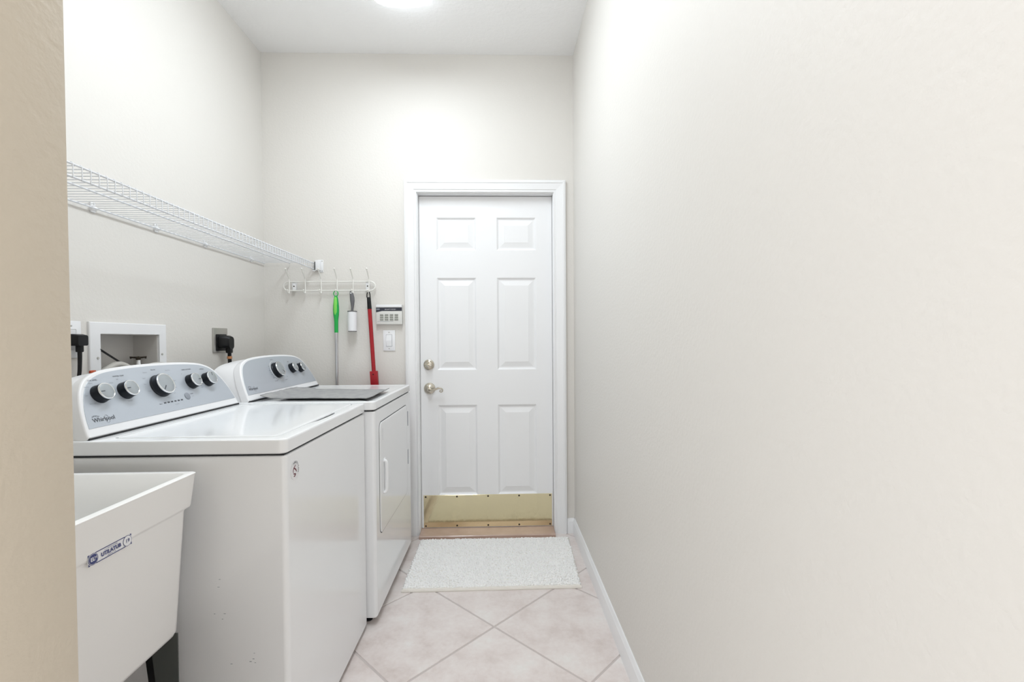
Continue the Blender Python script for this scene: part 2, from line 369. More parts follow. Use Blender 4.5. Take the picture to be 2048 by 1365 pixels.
def appliance(name, x, y, rz, w, depth, zcab0, ztop, label, cat, lx, ztc):
    root = tag(empty(name, (x, y, 0), rz), label, cat)
    # cabinet
    lo = rrect(-depth, 0, 0.003, w-0.003, 0.014, 5)
    def L(pts, z): return [(a, b, z) for a, b in pts]
    wn(obj('cabinet', skin(B(), [L(inset(lo, 0.004), zcab0), L(lo, zcab0+0.006), L(lo, ztop-ztc-0.012), L(inset(lo, 0.003), ztop-ztc-0.007), L(inset(lo, 0.008), ztop-ztc-0.0055)]), 'enamel', root, smooth=50))
    obj('shadow_gap', bx(-depth+0.01, -0.009, 0.012, w-0.012, ztop-ztc-0.006, ztop-ztc+0.002), 'gap', root)
    ft = to_mesh('foot', lathe(B(), [(0.018, 0), (0.018, 0.008), (0.010, 0.010), (0.010, zcab0+0.004)], 14))
    for fx in (-depth+0.05, -0.05):
        for fy in (0.05, w-0.05): obj('foot', ft, 'black', root, (fx, fy, 0))
    return root, lo, L
def console(root, w, depth, lx, z0):
    k = w/0.6948
    U, V, N, O = console_frame(lx, w, z0)
    def pt(u, v, n=0.0): return O + U*u + V*v + N*n
    ob, op = outline(HALF_B, k), outline(HALF_P, k)
    oi = inset(op, -0.0025)
    # bezel: ring with rounded front edge, its hole filled by the silver panel
    lp = [[pt(u, v, -0.030) for u, v in ob], [pt(u, v, -0.006) for u, v in ob], [pt(u, v, -0.002) for u, v in inset(ob, 0.0022)], [pt(u, v, 0.0) for u, v in inset(ob, 0.006)]]
    wn(obj('console_bezel', skin(B(), lp), 'plastic', root, smooth=45))
    lp = [[pt(u, v, -0.001) for u, v in op], [pt(u, v, 0.0010) for u, v in op], [pt(u, v, 0.0014) for u, v in inset(op, 0.001)]]
    pn = obj('control_panel', skin(B(), lp, cap0=False), 'panel', root, smooth=45); wn(pn)
    # housing behind the bezel, straight back to the rear
    oh = inset(ob, 0.0028); f = [pt(u, v, -0.030) for u, v in oh]; bk = [Vector((-depth+0.004, p.y, p.z)) for p in f]
    f2 = [Vector((max(p.x-0.0, -depth+0.0045), p.y, p.z)) for p in f]
    bk2 = [Vector((p.x, (p.y-w/2)*0.97+w/2, z0+(p.z-z0)*0.94)) for p in bk]
    mid = [Vector((a.x*0.35+b.x*0.65, (p.y-w/2)*0.992+w/2, z0+(p.z-z0)*0.985)) for a, b, p in zip(f2, bk, f)]
    obj('console_housing', skin(B(), [f2, mid, bk2]), 'plastic', root, smooth=45)
    obj('base_gap_shade', bx(lx-0.022, lx-0.0015, w/2-0.338*k, w/2+0.338*k, z0, z0+0.0048), 'gap', root)  # dark strip standing in for the shaded gap under the bezel
    return pn, U, V, N, O, pt
def knob(pn, pt, U, V, N, u, v, r, h, ang, seg=36):
    M = MX(U, V, N, pt(u, v, 0.0014))
    sk = obj('knob', lathe(B(), [(r*1.05, 0), (r*1.05, h*0.15), (r, h*0.25), (r*0.985, h*0.86), (r*0.93, h*0.97), (0, h*0.97)], seg, M), 'knob', pn, smooth=30)
    obj('knob_ring', lathe(B(), [(r*0.965, h*0.90), (r*0.965, h*0.99), (r*0.93, h*1.04), (r*0.87, h*1.05), (r*0.84, h*1.03), (r*0.84, h*0.97)], seg, M), 'chrome', sk, smooth=30)
    obj('knob_cap', lathe(B(), [(r*0.845, h*0.97), (r*0.84, h*1.02), (r*0.80, h*1.04), (0, h*1.045)], seg, M), 'cap', sk, smooth=30)
    bm = B(); box(bm, r*0.30, r*0.78, -r*0.045, r*0.045, h*1.02, h*1.065)
    bmesh.ops.transform(bm, matrix=M @ Matrix.Rotation(math.radians(ang), 4, 'Z'), verts=bm.verts)
    obj('pointer', bm, 'ink', sk)
    return sk
def logo(pn, pt, U, V, N, u, v, size):
    text('brand_lettering', 'Whirlpool', size, 'ink', pn, MX(U, V, N, pt(u, v, 0.0018)), bold=0.0002)
    bm = B(); pts = []                         # the swirl around the name and the small crest above it
    for k in range(25):
        a = math.radians(-150+k*13); rr = size*(0.85-0.012*k)
        pts.append(pt(u+size*0.55+rr*0.55*math.cos(a), v+rr*1.0*math.sin(a), 0.0018))
    tube(bm, pts, [0.00028*math.sin(PI*(i+0.5)/25)+0.0001 for i in range(25)], 5)
    for k in range(4):
        q = pt(u-size*1.95+k*size*0.34, v+size*0.62+0.3*size*math.sin(k*1.2)*0.4, 0.0016)
        box(bm, q.x-0.0004, q.x+0.0008, q.y, q.y+size*0.27, q.z, q.z+size*0.11)
    obj('brand_swirl', bm, 'ink2', pn)

# ------------------------------------------------------------------ washing machine
WX, WY, WR, WW, WZ = -0.5523, 1.2053, -0.0089, 0.6948, 0.9233
WD = 0.675
ws, lo, L = appliance('washing_machine', WX, WY, WR, WW, WD, 0.014, WZ, 'white top-load washing machine with five console knobs beside the tub', 'washing machine', -0.5, 0.0385)
ot = rrect(-WD, 0.001, 0, WW, 0.020, 6)
li = rrect(-0.470, -0.034, 0.034, WW-0.034, 0.022, 6)
def notch(p, d):        # the lid's front edge dips for the finger grip
    x, y = p
    return (x, y)
# front edge gets extra points so the grip notch can bulge outwards
li2 = []
for p in li: li2.append(p)
# points between last corner and first corner run along the front (x = -0.034), y rising
front = [(-0.034, 0.22), (-0.031, 0.245), (-0.024, 0.275), (-0.022, 0.33), (-0.022, 0.395), (-0.024, 0.425), (-0.034, 0.445)]
li2 = li + [p for p in front]
bm = B()
def loopv(pts, z): return [bm.verts.new((a, b, z)) for a, b in pts]
def ring(a, b):
    n = len(a)
    for k in range(n): bm.faces.new((a[k], a[(k+1) % n], b[(k+1) % n], b[k]))
zb = WZ-0.0385
l0 = loopv(inset(ot, 0.004), zb); l1 = loopv(ot, zb+0.003); l2 = loopv(ot, WZ-0.007); l3 = loopv(inset(ot, 0.0022), WZ-0.002); l4 = loopv(inset(ot, 0.007), WZ)
for a, b in ((l0, l1), (l1, l2), (l2, l3), (l3, l4)): ring(a, b)
bm.faces.new(l0[::-1])
i0 = loopv(li2, WZ); i1 = loopv(inset(li2, 0.0012), WZ-0.0016); i2 = loopv(inset(li2, 0.0014), WZ-0.034)
ring(i0, i1); ring(i1, i2); bm.faces.new(i2)
es = []
for lp in (l4, i0):
    n = len(lp)
    for k in range(n): es.append(bm.edges.get((lp[k], lp[(k+1) % n])) or bm.edges.new((lp[k], lp[(k+1) % n])))
bmesh.ops.triangle_fill(bm, use_beauty=True, edges=es)
wn(obj('worktop', bm, 'enamel', ws, smooth=40))
lidp = rrect(-0.466, -0.0385, 0.0385, WW-0.0385, 0.020, 6)
lid = obj('lid', skin(B(), [L(lidp, WZ-0.0045), L(lidp, WZ-0.0018), L(inset(lidp, 0.0015), WZ+0.0002), L(inset(lidp, 0.006), WZ+0.001), L(inset(lidp, 0.016), WZ+0.0012)]), 'enamel', ws, smooth=40); wn(lid)
pn, U, V, N, O, pt = console(ws, WW, WD, -0.5, WZ)
for u, r, a in ((-0.2515, 0.0250, 180), (-0.1640, 0.0250, 180), (-0.026, 0.0365, 225), (0.124, 0.0255, 0), (0.2125, 0.0255, 75)):
    knob(pn, pt, U, V, N, u, 0.1205, r, 0.024, a)
obj('start_button', lathe(B(), [(0.0125, 0), (0.0125, 0.002), (0.011, 0.003), (0, 0.0032)], 24, MX(U, V, N, pt(0.073, 0.0715, 0.001))), 'ink2', pn)
for k in range(6):
    bm = B(); box(bm, -0.0042, 0.0042, -0.0022, 0.0022, 0, 0.0012); bmesh.ops.transform(bm, matrix=MX(U, V, N, pt(-0.038+k*0.0155, 0.062, 0.001)), verts=bm.verts)
    obj('indicator_lamp', bm, 'ink', pn)
T = lambda s, u, v, sz, mt='ink': text('lettering', s, sz, mt, pn, MX(U, V, N, pt(u, v, 0.0018)))
T('SOIL LEVEL', -0.252, 0.1635, 0.0062); T('WATER TEMP', -0.163, 0.1685, 0.0066); T('Normal', -0.022, 0.1790, 0.0062); T('FABRIC SOFTENER', 0.130, 0.1690, 0.0058); T('OPTIONS', 0.212, 0.1650, 0.0058)
for u, v, s in ((-0.262, 0.1550, 'Heavy'), (-0.2795, 0.1455, 'Normal'), (-0.2905, 0.1215, 'Light'), (-0.2830, 0.0970, 'Extra Light'), (-0.172, 0.1590, 'Hot'), (-0.197, 0.1500, 'Warm'), (-0.193, 0.1000, 'Cool'), (-0.164, 0.0885, 'Tap Cold'),
                (-0.060, 0.1720, 'Delicates'), (-0.075, 0.1530, 'Casual'), (-0.080, 0.1330, 'Bulky'), (-0.076, 0.1090, 'Towels'), (-0.046, 0.0850, 'Drain'), (0.040, 0.1730, 'Heavy Duty'), (0.032, 0.1560, 'Colors'), (0.044, 0.1330, 'Deep Water'), (0.040, 0.1090, 'Quick'), (0.022, 0.0900, 'Soak'), (-0.014, 0.0790, 'Rinse'),
                (0.096, 0.1540, 'Off'), (0.165, 0.1020, 'Added'), (0.168, 0.0945, 'Extra')):
    T(s, u, v, 0.0046, 'ink2')
T('Status', -0.057, 0.061, 0.0055); T('START', 0.098, 0.077, 0.0058); T('Pause', 0.099, 0.0685, 0.005, 'ink2'); T('Lid Locked', 0.01, 0.051, 0.0045, 'ink2')
logo(pn, pt, U, V, N, -0.273, 0.0495, 0.0165)
# round badge on the front panel: clear disc, arc of letters, maroon ribbon mark
MB = MX((0, 1, 0), (0, 0, 1), (1, 0, 0), (0.0004, 0.054, 0.829))
bd = obj('round_sticker', lathe(B(), [(0.0260, 0), (0.0260, 0.0003), (0, 0.0003)], 36, MB), 'labelwhite', ws); lab(bd, 'round sticker with an arc of grey letters and a maroon ribbon mark')
for k, ch in enumerate('AMERICAN'):
    a = math.radians(112-k*19)
    text('sticker_letter', ch, 0.0085, 'ink', bd, MB @ Matrix.Translation((0.0205*math.cos(a), 0.0205*math.sin(a), 0.0006)) @ Matrix.Rotation(a-PI/2, 4, 'Z'), bold=0.0001)
bm = B()
for pts, r in (([(0.004, 0.013), (-0.001, 0.010), (-0.007, 0.006), (-0.011, 0.0), (-0.010, -0.006)], 0.0022), ([(-0.009, 0.007), (0.0, 0.003), (0.006, -0.002), (0.009, -0.007)], 0.0024), ([(-0.010, -0.008), (-0.004, -0.010), (0.003, -0.012), (-0.003, -0.016), (-0.008, -0.015)], 0.0024)):
    cp = catmull([Vector((a, b, 0.0004)) for a, b in pts], 4); n = len(cp)
    tube(bm, [MB @ p for p in cp], [r*(0.45+0.55*math.sin(PI*(i+0.5)/n)) for i in range(n)], 6)
for v in bm.verts: v.co.x = 0.0007+(v.co.x-0.0007)*0.12
obj('ribbon_mark', bm, 'maroon', bd)
# little scuffs on the side facing the hall
for dx, z in ((-0.176, 0.560), (-0.180, 0.540), (-0.165, 0.470), (-0.170, 0.456), (-0.190, 0.47), (-0.09, 0.365), (-0.093, 0.350), (-0.088, 0.340), (-0.101, 0.343), (-0.150, 0.338)):
    obj('scuff_mark', bx(dx, dx+random.uniform(0.003, 0.007), 0.0026, 0.0032, z, z+random.uniform(0.0008, 0.0016)), 'ink2', ws)

# ------------------------------------------------------------------ dryer
GX, GY, GR, GW_, GZ = -0.5089, 1.9028, -0.0084, 0.731, 0.9264
GD = 0.700
dy, lo, L = appliance('dryer', GX, GY, GR, GW_, GD, 0.030, GZ, 'white front-load dryer with three console knobs beside the door', 'dryer', -0.507, 0.036)
ot = rrect(-GD, 0.001, 0, GW_, 0.022, 6)
wn(obj('worktop', skin(B(), [L(inset(ot, 0.004), GZ-0.036), L(ot, GZ-0.033), L(ot, GZ-0.007), L(inset(ot, 0.0022), GZ-0.002), L(inset(ot, 0.007), GZ), L(inset(ot, 0.024), GZ), L(inset(ot, 0.030), GZ-0.002)]), 'enamel', dy, smooth=40))
pn, U, V, N, O, pt = console(dy, GW_, GD, -0.507, GZ)
for u, v, r, a in ((-0.030, 0.1205, 0.037, -45), (0.1275, 0.121, 0.0245, -60), (0.2165, 0.1175, 0.0245, -60)):
    knob(pn, pt, U, V, N, u, v, r, 0.024, a)
bm = B(); tube(bm, [pt(-0.030+0.047*math.cos(2*PI*k/40), 0.1205+0.047*math.sin(2*PI*k/40), 0.0015) for k in range(40)], 0.0011, 5, closed=True)
obj('dial_ring', bm, 'labelwhite', pn)
bm = B()
for k in range(9):
    a = math.radians(150+k*12); q0 = pt(-0.030+0.051*math.cos(a), 0.1205+0.051*math.sin(a), 0.0016)
    Lk = (0.010, 0.007, 0.012, 0.007, 0.010, 0.008, 0.024, 0.009, 0.012)[k]
    tube(bm, [q0, q0-U*Lk], 0.0007, 4)
obj('dial_marks', bm, 'ink', pn)
T = lambda s, u, v, sz, mt='ink': text('lettering', s, sz, mt, pn, MX(U, V, N, pt(u, v, 0.0018)))
T('Auto Dry', -0.030, 0.178, 0.0065); T('TEMP', 0.122, 0.158, 0.0068); T('END', 0.215, 0.152, 0.006, 'ink2'); T('Timed Dry', -0.075, 0.070, 0.006); T('Touch Up', 0.022, 0.068, 0.006); T('Off', 0.045, 0.082, 0.006)
logo(pn, pt, U, V, N, -0.290, 0.0535, 0.0165)
# drum door on the front
def yz(pts, x): return [(x, a, b) for a, b in pts]
dd = rrect(0.066, 0.622, 0.352, 0.826, 0.030, 6)
obj('door_gap_shade', skin(B(), [yz(inset(dd, -0.0032), -0.004), yz(inset(dd, -0.0032), 0.0007)], cap0=False), 'gap', dy)  # dark outline painted in for the shade in the gap around the door
dd_o = obj('drum_door', skin(B(), [yz(dd, -0.002), yz(dd, 0.0018), yz(inset(dd, 0.0012), 0.003), yz(inset(dd, 0.005), 0.0038), yz(inset(dd, 0.022), 0.004)], cap0=False), 'enamel', dy, smooth=50); wn(dd_o)
bm = B(); pts = catmull([Vector((0.004, 0.118, 0.655)), Vector((0.014, 0.121, 0.648)), Vector((0.016, 0.122, 0.62)), Vector((0.016, 0.122, 0.56)), Vector((0.014, 0.121, 0.523)), Vector((0.004, 0.118, 0.515))], 5)
tube(bm, pts, 0.0075, 10); obj('door_pull', bm, 'enamel', dd_o)
lp = rrect(0.108, 0.160, 0.508, 0.662, 0.014, 5); obj('pull_escutcheon', skin(B(), [yz(lp, 0.0035), yz(lp, 0.0048), yz(inset(lp, 0.003), 0.0055)], cap0=False), 'enamel', dd_o)
for z in (0.747, 0.536): obj('hinge_slot', bx(0.0, 0.0015, 0.648, 0.657, z-0.040, z+0.040, bev=0.0005, seg=1), 'ink2', dy)
text('brand_lettering', 'Whirlpool', 0.012, 'ink2', dd_o, MX((0, 0, -1), (0, 1, 0), (1, 0, 0), (0.0045, 0.106, 0.772)))

# ------------------------------------------------------------------ grey cloth on the dryer
bm = B(); nx, ny = 46, 22; g = []
Q = [Vector((-1.006, 1.975)), Vector((-0.534, 1.950)), Vector((-0.537, 2.285)), Vector((-1.007, 2.330))]
for j in range(ny+1):
    row = []
    for i in range(nx+1):
        s, t = i/nx, j/ny
        p = (Q[0]*(1-s)+Q[1]*s)*(1-t)+(Q[3]*(1-s)+Q[2]*s)*t
        e = min(s, 1-s, t*0.7, (1-t)*0.7)
        z = GZ+0.0045 + 0.0030*(noise.noise((p.x*9, p.y*11, 0.3))+0.4) + (0.0045 if e < 0.03 else 0.0)*(0.4+abs(noise.noise((p.x*16, p.y*16, 4))))
        z += 0.012*max(0, 1-s/0.10) + 0.006*max(0, (s-0.96)/0.04) + 0.010*max(0, 1-abs(s-0.12)/0.12)*max(0, (t-0.75)/0.25)
        w_ = 0.003*noise.noise((s*9, t*9, 7))
        row.append(bm.verts.new((p.x+w_, p.y+w_, max(z, GZ+0.0035))))
    g.append(row)
for j in range(ny):
    for i in range(nx): bm.faces.new((g[j][i], g[j][i+1], g[j+1][i+1], g[j+1][i]))
o = tag(obj('cloth', bm, 'towel', smooth=60), 'grey microfibre cloth spread flat on top of the dryer', 'cloth')
md = o.modifiers.new('thickness', 'SOLIDIFY'); md.thickness = 0.003; md.offset = 1

# =================================================================== UTILITY TUB
SX0, SX1, SY0, SY1, SZ = -1.335, -0.749, 0.582, 1.166, 0.8552
tb = tag(empty('utility_sink', (0, 0, 0)), 'white floor-standing utility tub with blue label in the left foreground', 'utility sink')
def rr3(dx, dy, z, r): return [(a, b, z) for a, b in rrect(SX0+dx, SX1-dx, SY0+dy, SY1-dy, r, 5)]
lp = [rr3(0.038, 0.034, 0.470, 0.022), rr3(0.034, 0.030, 0.472, 0.022), rr3(0.0305, 0.0265, 0.480, 0.022), rr3(0.012, 0.0215, 0.768, 0.018), rr3(0.0108, 0.0195, 0.7715, 0.018), rr3(0.0078, 0.009, 0.774, 0.014),
      rr3(0.0068, 0.008, 0.778, 0.013), rr3(0.0012, 0.0012, 0.850, 0.010), rr3(0.0, 0.0, 0.8535, 0.010), rr3(0.002, 0.002, 0.8552, 0.010), rr3(0.015, 0.015, 0.8552, 0.010), rr3(0.0172, 0.0172, 0.853, 0.010),
      rr3(0.032, 0.046, 0.776, 0.020), rr3(0.052, 0.056, 0.515, 0.045), rr3(0.066, 0.070, 0.497, 0.05), rr3(0.12, 0.12, 0.492, 0.05)]
obj('basin', skin(B(), lp), 'tub', tb, smooth=40)
for yf, d_ in ((1.120, -1), (0.630, 1)):           # tapered angle-iron legs
    for xo, sx in ((-0.774, -1), (-1.310, 1)):
        bm = B(); a, b = xo+sx*0.066, xo+sx*0.016
        fr = [(xo, 0.0), (xo, 0.478), (a, 0.478), (b, 0.0)]
        skin(bm, [[(x, yf+t, z) for x, z in fr] for t in (0.0, 0.003)])
        lg = obj('leg', bm, 'legsteel', tb)
        bm = B(); skin(bm, [[(a+sx*q, yf+t, 0.478) for q, t in ((0, -0.0005), (0.017, -0.0005), (0.017, 0.0035), (0, 0.0035))], [(b+sx*q, yf+t, 0.0) for q, t in ((0, -0.0005), (0.012, -0.0005), (0.012, 0.0035), (0, 0.0035))]])
        obj('leg_flange', bm, 'black', lg)
obj('drain_pipe', tube(B(), [(-1.04, 0.874, 0.49), (-1.04, 0.874, 0.34), (-1.07, 0.874, 0.27), (-1.13, 0.874, 0.27), (-1.16, 0.874, 0.34), (-1.33, 0.874, 0.36)], 0.021, 12), 'tub', tb)
# label: navy border, white field, two roundels
LM = MX((0, 1, 0), (-0.05, 0, 0.9987), (1, 0, 0), (-0.7548, 0.9135, 0.7745))
bm = B(); lr = rrect(-0.0505, 0.0505, -0.0108, 0.0108, 0.001, 2); skin(bm, [[LM @ Vector((a, b, z)) for a, b in lr] for z in (-0.0010, 0.0002)]); lbp = obj('maker_label', bm, 'labelwhite', tb); lab(lbp, 'white maker label with navy border and two round emblems')
def flat(name, pts, z, mt):
    bm = B(); bm.faces.new([bm.verts.new(LM @ Vector((a, b, z))) for a, b in pts]); return obj(name, bm, mt, lbp)
def disc(cx, cy, r, n=24): return [(cx+r*math.cos(2*PI*k/n), cy+r*math.sin(2*PI*k/n)) for k in range(n)]
flat('label_border', [(-0.034, 0.0090), (0.034, 0.0090), (0.034, 0.0106), (-0.034, 0.0106)], 0.0005, 'blue'); flat('label_border', [(-0.034, -0.0106), (0.034, -0.0106), (0.034, -0.0090), (-0.034, -0.0090)], 0.0005, 'blue')
for cx in (-0.0395, 0.0395):
    flat('roundel', disc(cx, 0, 0.0108), 0.0006, 'blue'); flat('roundel', disc(cx, 0, 0.0098), 0.0008, 'labelwhite')
    s = 1 if cx > 0 else -1
    flat('label_corner', [(s*0.0502, 0.0105), (s*0.0502, 0.0055), (s*0.046, 0.0105)], 0.0005, 'blue'); flat('label_corner', [(s*0.0502, -0.0105), (s*0.0502, -0.0055), (s*0.046, -0.0105)], 0.0005, 'blue')
flat('roundel', disc(-0.0395, 0, 0.0092), 0.0010, 'blue')
def ltx(s, u, v, sz, mt, z=0.0013, bold=0.0): text('label_lettering', s, sz, mt, lbp, LM @ Matrix.Translation((u, v, z)), bold)
ltx('EL', -0.0412, 0.0, 0.0095, 'labelwhite', bold=0.0003); ltx('M', -0.0345, 0.001, 0.008, 'labelwhite'); ltx('19', 0.0395, 0.0, 0.0105, 'blue', bold=0.0001)
ltx('UTILATUB', 0.0, -0.0005, 0.0100, 'blue', bold=0.0004); ltx('E. L. MUSTEE & SONS', 0.0, 0.0066, 0.0032, 'blue'); ltx('LAUNDRY TUB', 0.0, -0.0066, 0.0030, 'blue')

# =================================================================== WIRE SHELF
ZD, XF = 1.6385, -1.0845
sh = tag(empty('wire_shelf', (XL, YB, ZD)), 'white wire shelf on the left wall above the washing machine', 'shelf')
Y0, Y1 = 0.515-YB, -0.012
xf = XF-XL
wm = to_mesh('wire', tube(B(), [(0.006, 0, 0), (xf-0.004, 0, 0), (xf-0.0012, 0, -0.0012), (xf, 0, -0.004), (xf, 0, -0.0400)], 0.00145, 6), 60)
n = int((Y1-Y0-0.01)/0.0262)
for k in range(n+1): obj('wire', wm, 'wire', sh, (0, Y1-0.006-k*0.0262, 0))
for nm, x, z, r in (('back_rod', 0.011, -0.004, 0.0030), ('middle_rod', 0.158, -0.0042, 0.0030), ('front_rod', xf-0.003, -0.0042, 0.0030), ('lip_rod', xf-0.0036, -0.0370, 0.0032)):
    obj(nm, tube(B(), [(x, Y0, z), (x, Y1, z)], r, 8), 'wire', sh)
clipm = B(); box(clipm, 0, 0.006, -0.009, 0.009, -0.020, 0.014, bev=0.002); lathe(clipm, [(0.0, 0), (0.009, 0.002), (0.011, 0.008), (0.008, 0.015), (0, 0.017)], 14, None)
clipm = to_mesh('wall_clip', clipm)
clipm2 = B(); box(clipm2, 0.0005, 0.007, -0.009, 0.009, -0.018, 0.016, bev=0.002); tube(clipm2, [(0.004, -0.010, -0.005), (0.004, 0.010, -0.005)], 0.0085, 12); clipm2 = to_mesh('wall_clip', clipm2)
scw = to_mesh('screw', lathe(B(), [(0.0035, 0), (0.003, 0.0012), (0, 0.0016)], 10, Matrix.Rotation(PI/2, 4, 'Y')))
for y in (1.628, 1.920, 2.234, 2.6426, 1.33, 1.03, 0.73):
    c = obj('wall_clip', clipm2, 'plastic', sh, (0.0, y-YB, 0)); obj('screw', scw, 'steel', c, (0.0068, 0, 0.011))
# end bracket on the back wall: cradle and flanged plate
bm = B(); box(bm, xf+0.016, xf+0.049, -0.004, 0.0, -0.056, 0.018, bev=0.0015)
br = obj('end_bracket', bm, 'plastic', sh)
obj('bracket_web', bx(xf+0.010, xf+0.036, -0.026, -0.003, -0.046, 0.013, bev=0.002), 'plastic', br)
obj('bracket_slot', bx(xf+0.004, xf+0.0108, -0.022, -0.006, -0.044, 0.004), 'gap', br)  # dark box standing in for the shade between lip and bracket
obj('bracket_cup', tube(B(), [(xf-0.009, -0.020, -0.040), (xf-0.006, -0.020, -0.047), (xf+0.002, -0.020, -0.050), (xf+0.009, -0.020, -0.046), (xf+0.013, -0.020, -0.040)], 0.0030, 8), 'plastic', br)
for z in (0.010, -0.048): obj('screw', to_mesh('screw', lathe(B(), [(0.0035, 0), (0.003, 0.0012), (0, 0.0016)], 10, RX)), 'steel', br, (xf+0.0425, -0.004, z))
for m_ in [m_ for m_ in bpy.data.meshes if m_.users == 0]: bpy.data.meshes.remove(m_)

# =================================================================== HOOK RAIL AND WHAT HANGS ON IT
hr = tag(empty('hook_rail', (-0.9928, YB, 1.4985)), 'white wire coat hook rail with six hooks beside the door', 'hook rail')
loop = []; hw, hh = 0.2665, 0.026
for k in range(13): a = -PI/2+PI*k/12; loop.append((hw-hh+hh*math.cos(a), -0.024, hh*math.sin(a)))
for k in range(13): a = PI/2+PI*k/12; loop.append((-hw+hh+hh*math.cos(a), -0.024, hh*math.sin(a)))
obj('rail_loop', tube(B(), loop, 0.0037, 8, closed=True), 'ivory', hr)
hk = catmull([Vector(p) for p in ((0, -0.078, 0.094), (0, -0.060, 0.074), (0, -0.040, 0.052), (0, -0.031, 0.040), (0, -0.030, 0.020), (0, -0.030, -0.022), (0, -0.031, -0.036), (0, -0.038, -0.043), (0, -0.048, -0.041), (0, -0.055, -0.032), (0, -0.056, -0.026))], 4)
bm = tube(B(), hk, 0.0035, 8)
for p, r in ((hk[0], 0.0054), (hk[-1], 0.0050)):
    bmesh.ops.create_uvsphere(bm, u_segments=10, v_segments=8, radius=r, matrix=Matrix.Translation(p))
hm = to_mesh('hook', bm)
HX = [-1.2244+0.0927*k for k in range(6)]
for x in HX: obj('hook', hm, 'ivory', hr, (x+0.9928, 0, 0))
for x in (-1.2010, -0.7720):
    pl = obj('mounting_plate', bx(x+0.9928-0.010, x+0.9928+0.010, -0.022, -0.0003, -0.024, 0.024, bev=0.0015), 'plastic', hr)
    obj('screw', lathe(B(), [(0.0042, 0), (0.0035, 0.001), (0, 0.0012)], 10, RX @ Matrix.Identity(4)), 'darkscrew', pl, (x+0.9928, -0.022, 0.0))
# ---- green-handled pole on the fourth hook
bx4 = HX[3]-0.003
gp = tag(empty('mop', (bx4, YB-0.046, 1.43)), 'green-gripped silver pole hanging from the fourth hook', 'mop')
obj('hanging_ring', tube(B(), [(0.0130*math.cos(2*PI*k/24), 0, 0.022+0.0145*math.sin(2*PI*k/24)) for k in range(24)], 0.0026, 8, closed=True), 'green', gp)
obj('grip', lathe(B(), [(0.004, 0.009), (0.009, 0.006), (0.0125, -0.010), (0.0165, -0.050), (0.0175, -0.075), (0.0155, -0.103), (0.0125, -0.125), (0.0112, -0.145), (0.0108, -0.206), (0, -0.206)], 20), 'green', gp)
bm = B(); lathe(bm, [(0.002, 0.004), (0.0078, -0.004), (0.0108, -0.030), (0.0125, -0.060), (0.0125, -0.080), (0.009, -0.104), (0.001, -0.117)], 16)
for v in bm.verts: v.co.y = v.co.y*0.9-0.0072
obj('soft_grip', bm, 'lime', gp)
obj('pole', lathe(B(), [(0.0098, -0.205), (0.0098, -0.262), (0.0088, -0.264), (0.0088, -1.12), (0, -1.12)], 16), 'pole', gp)
# ---- lint roller on the fifth hook
lr_ = tag(empty('lint_roller', (HX[4]-0.006, YB-0.046, 1.462)), 'lint roller with grey handle and white paper roll on fifth hook', 'lint roller')
bm = B(); prof = [(-0.0065, 0.003, 0.006), (-0.011, -0.012, 0.0095), (-0.013, -0.030, 0.011), (-0.0135, -0.050, 0.011), (-0.010, -0.072, 0.010), (-0.0065, -0.095, 0.0085), (-0.006, -0.108, 0.0085), (-0.011, -0.116, 0.010)]
lp = [[(s*0+0.0045*(1-min(1, -z/0.116))*0+x_*math.cos(2*PI*k/16), y_*math.sin(2*PI*k/16), z) for k in range(16)] for x_, z, y_ in [(abs(a), b, c) for a, b, c in prof] for s in (1,)]
for i, l in enumerate(lp): lp[i] = [(x+0.006*math.sin(PI*i/7)-0.002+0.004*i/7, y, z) for x, y, z in l]
obj('handle', skin(B(), lp), 'greyhandle', lr_, smooth=50)
obj('hang_hole', lathe(B(), [(0.0036, 0), (0.0036, 0.0008), (0, 0.0008)], 12, Matrix.Translation((0, -0.0088, -0.008)) @ RX), 'paper', lr_)
obj('end_cap', lathe(B(), [(0.0272, -0.112), (0.0272, -0.117), (0, -0.117)], 24), 'greyhandle', lr_, (0.004, 0, 0))
obj('paper_roll', lathe(B(), [(0.0262, -0.117), (0.0262, -0.229), (0.0225, -0.229), (0.0225, -0.222)], 28), 'paper', lr_, (0.004, 0, 0))
obj('end_cap', lathe(B(), [(0.0245, -0.228), (0.0245, -0.2325), (0, -0.2325)], 24), 'greyhandle', lr_, (0.004, 0, 0))
# ---- red long-handled dustpan on the sixth hook
dp = tag(empty('dustpan', (HX[5]+0.0005, YB-0.046, 1.462)), 'red long-handled dustpan with black grip on the sixth hook', 'dustpan')
dirv = Vector((0.0260, 0, -0.465)).normalized()
def along(t): return dirv*t
obj('hang_loop', tube(B(), [(-0.0090, 0, -0.034), (-0.0085, 0, -0.014), (-0.0055, 0, -0.003), (0, 0, 0.001), (0.0055, 0, -0.003), (0.0085, 0, -0.014), (0.0100, 0, -0.034)], 0.0030, 8), 'black', dp)
obj('grip', tube(B(), [along(0.032), along(0.036), along(0.070), along(0.101)], [0.009, 0.0112, 0.0118, 0.0125], 14), 'black', dp)
obj('pole', tube(B(), [along(0.100), along(0.470)], 0.0115, 14), 'red', dp)
bm = B(); box(bm, -0.022, 0.022, -0.012, 0.012, -0.10, 0.0, bev=0.003); sk_ = obj('socket', bm, 'red', dp, along(0.466), (0, -math.atan2(0.026, 0.465), 0))
obj('socket_pin', lathe(B(), [(0.004, 0), (0.0035, 0.001), (0, 0.0012)], 10, RX), 'black', sk_, (-0.002, -0.012, -0.019))
bm = B(); sec = [(-0.11, 0.012, -0.12), (0.11, 0.012, -0.12), (0.125, 0.012, -0.40), (-0.125, 0.012, -0.40)]
